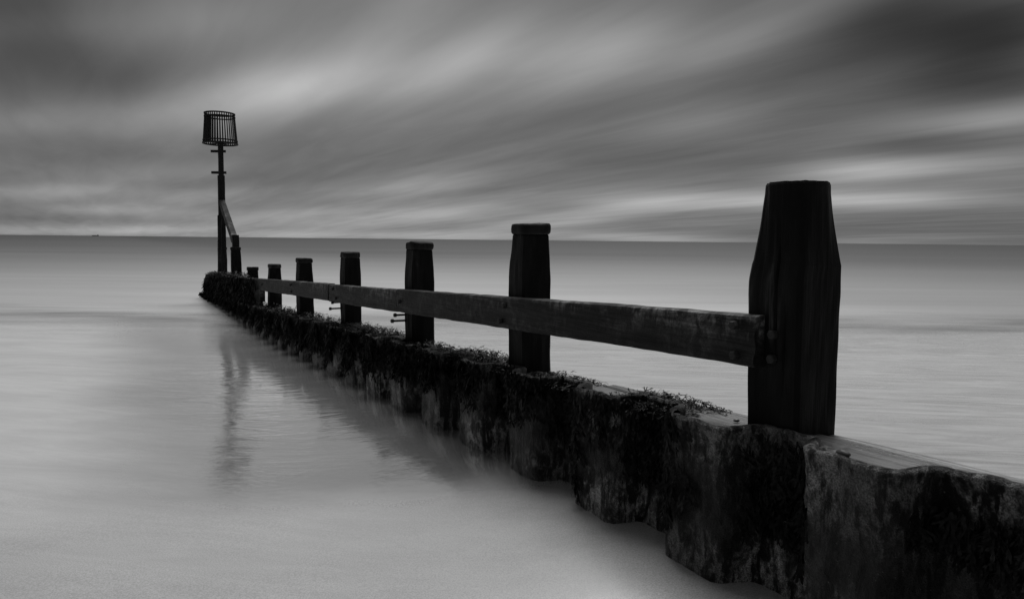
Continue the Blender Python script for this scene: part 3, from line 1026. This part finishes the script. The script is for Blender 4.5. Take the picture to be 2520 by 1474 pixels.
o['kind'] = 'stuff'; o['category'] = 'seaweed'; o['label'] = 'long seaweed mat along the seaward half of the low wall'

# shaggy growth over the boarded seaward bays
we = Weed()
for _ in range(5200):
    u = 14.3 + (22.75 - 14.3) * rs.random() ** 0.75
    ed = min(1.0, (u - 14.0) / 2.5)
    tp = rail_top(u)
    if rs.random() > ed ** 0.7: continue
    q = rs.random()
    lo = wall_top(u)
    z = tp + 0.05 - q * (tp - lo) * 0.95
    hang(we, u, RV - RT - 0.02 - rs.uniform(0, 0.06) - (0.05 if q > 0.3 else 0.0), z, rs.uniform(0.5, 1.0), True)
for _ in range(700):
    u = 15.3 + (22.75 - 15.3) * rs.random() ** 0.7
    sc = rs.uniform(0.4, 0.8)
    m_ = G3 @ rot('z', rs.uniform(0, 6.283)) @ rot('x', math.pi / 2 + rs.uniform(-0.3, 0.7)) @ np.diag([sc, sc, sc])
    we.add(rs.choice(TF), m_, W(u, rs.uniform(RV - RT, RV + 0.05), rail_top(u) + rs.uniform(-0.01, 0.06)))
for _ in range(700):          # ragged end
    sc = rs.uniform(0.5, 0.9)
    z = rs.uniform(wall_top(22.8), rail_top(22.8) + 0.05)
    m_ = G3 @ rot('z', rs.uniform(0, 6.283)) @ rot('x', rs.uniform(-0.5, 0.5)) @ np.diag([sc, sc, sc])
    we.add(rs.choice(TF), m_, W(22.7 + rs.uniform(-0.05, 0.12), rs.uniform(-0.3, 0.1), z))
o = we.build('shaggy_seaweed')
o['kind'] = 'stuff'; o['category'] = 'seaweed'; o['label'] = 'shaggy seaweed smothering the boards below the beacon pole'

# ------------------------------------------------------------------ pebbles on the plank by the nearest post
def pebble(loc, r, sc, seed, label):
    n, mr = 12, 8
    vv = []
    for i in range(1, mr):
        th = math.pi * i / mr
        for k in range(n):
            a = 2 * math.pi * k / n
            q = np.array([math.sin(th) * math.cos(a), math.sin(th) * math.sin(a), math.cos(th)])
            q = q * (1 + 0.45 * nz(q[0] + seed, q[1], q[2], 1.6))
            vv.append(q * r * np.array(sc))
    ff = grid_faces(mr - 1, n, True)
    vv.append(np.array([0, 0, r * sc[2]])); vv.append(np.array([0, 0, -r * sc[2]]))
    for k in range(n):
        ff.append((len(vv) - 2, (k + 1) % n, k)); ff.append((len(vv) - 1, (mr - 2) * n + k, (mr - 2) * n + (k + 1) % n))
    o_ = mesh_obj('pebble', vv, ff, M_STONE, smooth=True)
    o_.location = Vector(W(*loc)); o_.rotation_euler = (0, 0, seed)
    o_['label'] = label; o_['category'] = 'stone'; o_['group'] = 'stones on the capping plank'
    return o_
pebble((1.70, -0.25, wall_top(1.70) - 0.012), 0.017, (1.0, 0.8, 0.8), 1.0, 'small round dark stone on the plank right of the tallest post')
pebble((1.62, -0.235, wall_top(1.62) - 0.010), 0.021, (1.3, 0.8, 0.6), 2.2, 'larger flat pale stone on the plank right of the tallest post')
pebble((2.26, -0.12, wall_top(2.26) - 0.016), 0.013, (1.2, 0.8, 0.6), 3.1, 'small stone on the plank just left of the tallest post')

# ------------------------------------------------------------------ ship on the horizon
ship = bpy.data.objects.new('cargo_ship', None)
col.objects.link(ship)
SX = 235
r_ = unit_ray(SX, 580.4); kk = 7000 / math.hypot(r_[0], r_[1])
ship.location = (r_[0] * kk, r_[1] * kk, 0)
ship.rotation_euler = (0, 0, -math.atan2(r_[0], r_[1]))
ship['label'] = 'tiny cargo ship on the left horizon'
ship['category'] = 'ship'
ship.scale = (0.62, 0.62, 0.55)
hull = [(-42, -6, 0), (38, -6, 0), (38, 6, 0), (-42, 6, 0), (-46, -7, 8), (42, -7, 7.5), (42, 7, 7.5), (-46, 7, 8)]
bf = [(0, 3, 2, 1), (4, 5, 6, 7), (0, 1, 5, 4), (1, 2, 6, 5), (2, 3, 7, 6), (3, 0, 4, 7)]
mesh_obj('hull', hull, bf, M_SHIP, ship)
def bx(x0, x1, y0, y1, z0, z1): return [(x0, y0, z0), (x1, y0, z0), (x1, y1, z0), (x0, y1, z0), (x0, y0, z1), (x1, y0, z1), (x1, y1, z1), (x0, y1, z1)]
mesh_obj('superstructure', bx(22, 36, -6, 6, 7.4, 19), bf, M_SHIP, ship)
mesh_obj('cargo_deck', bx(-38, 20, -5, 5, 7.4, 11), bf, M_SHIP, ship)
mesh_obj('funnel', bx(30, 34, -2, 2, 18.9, 24), bf, M_SHIP, ship)
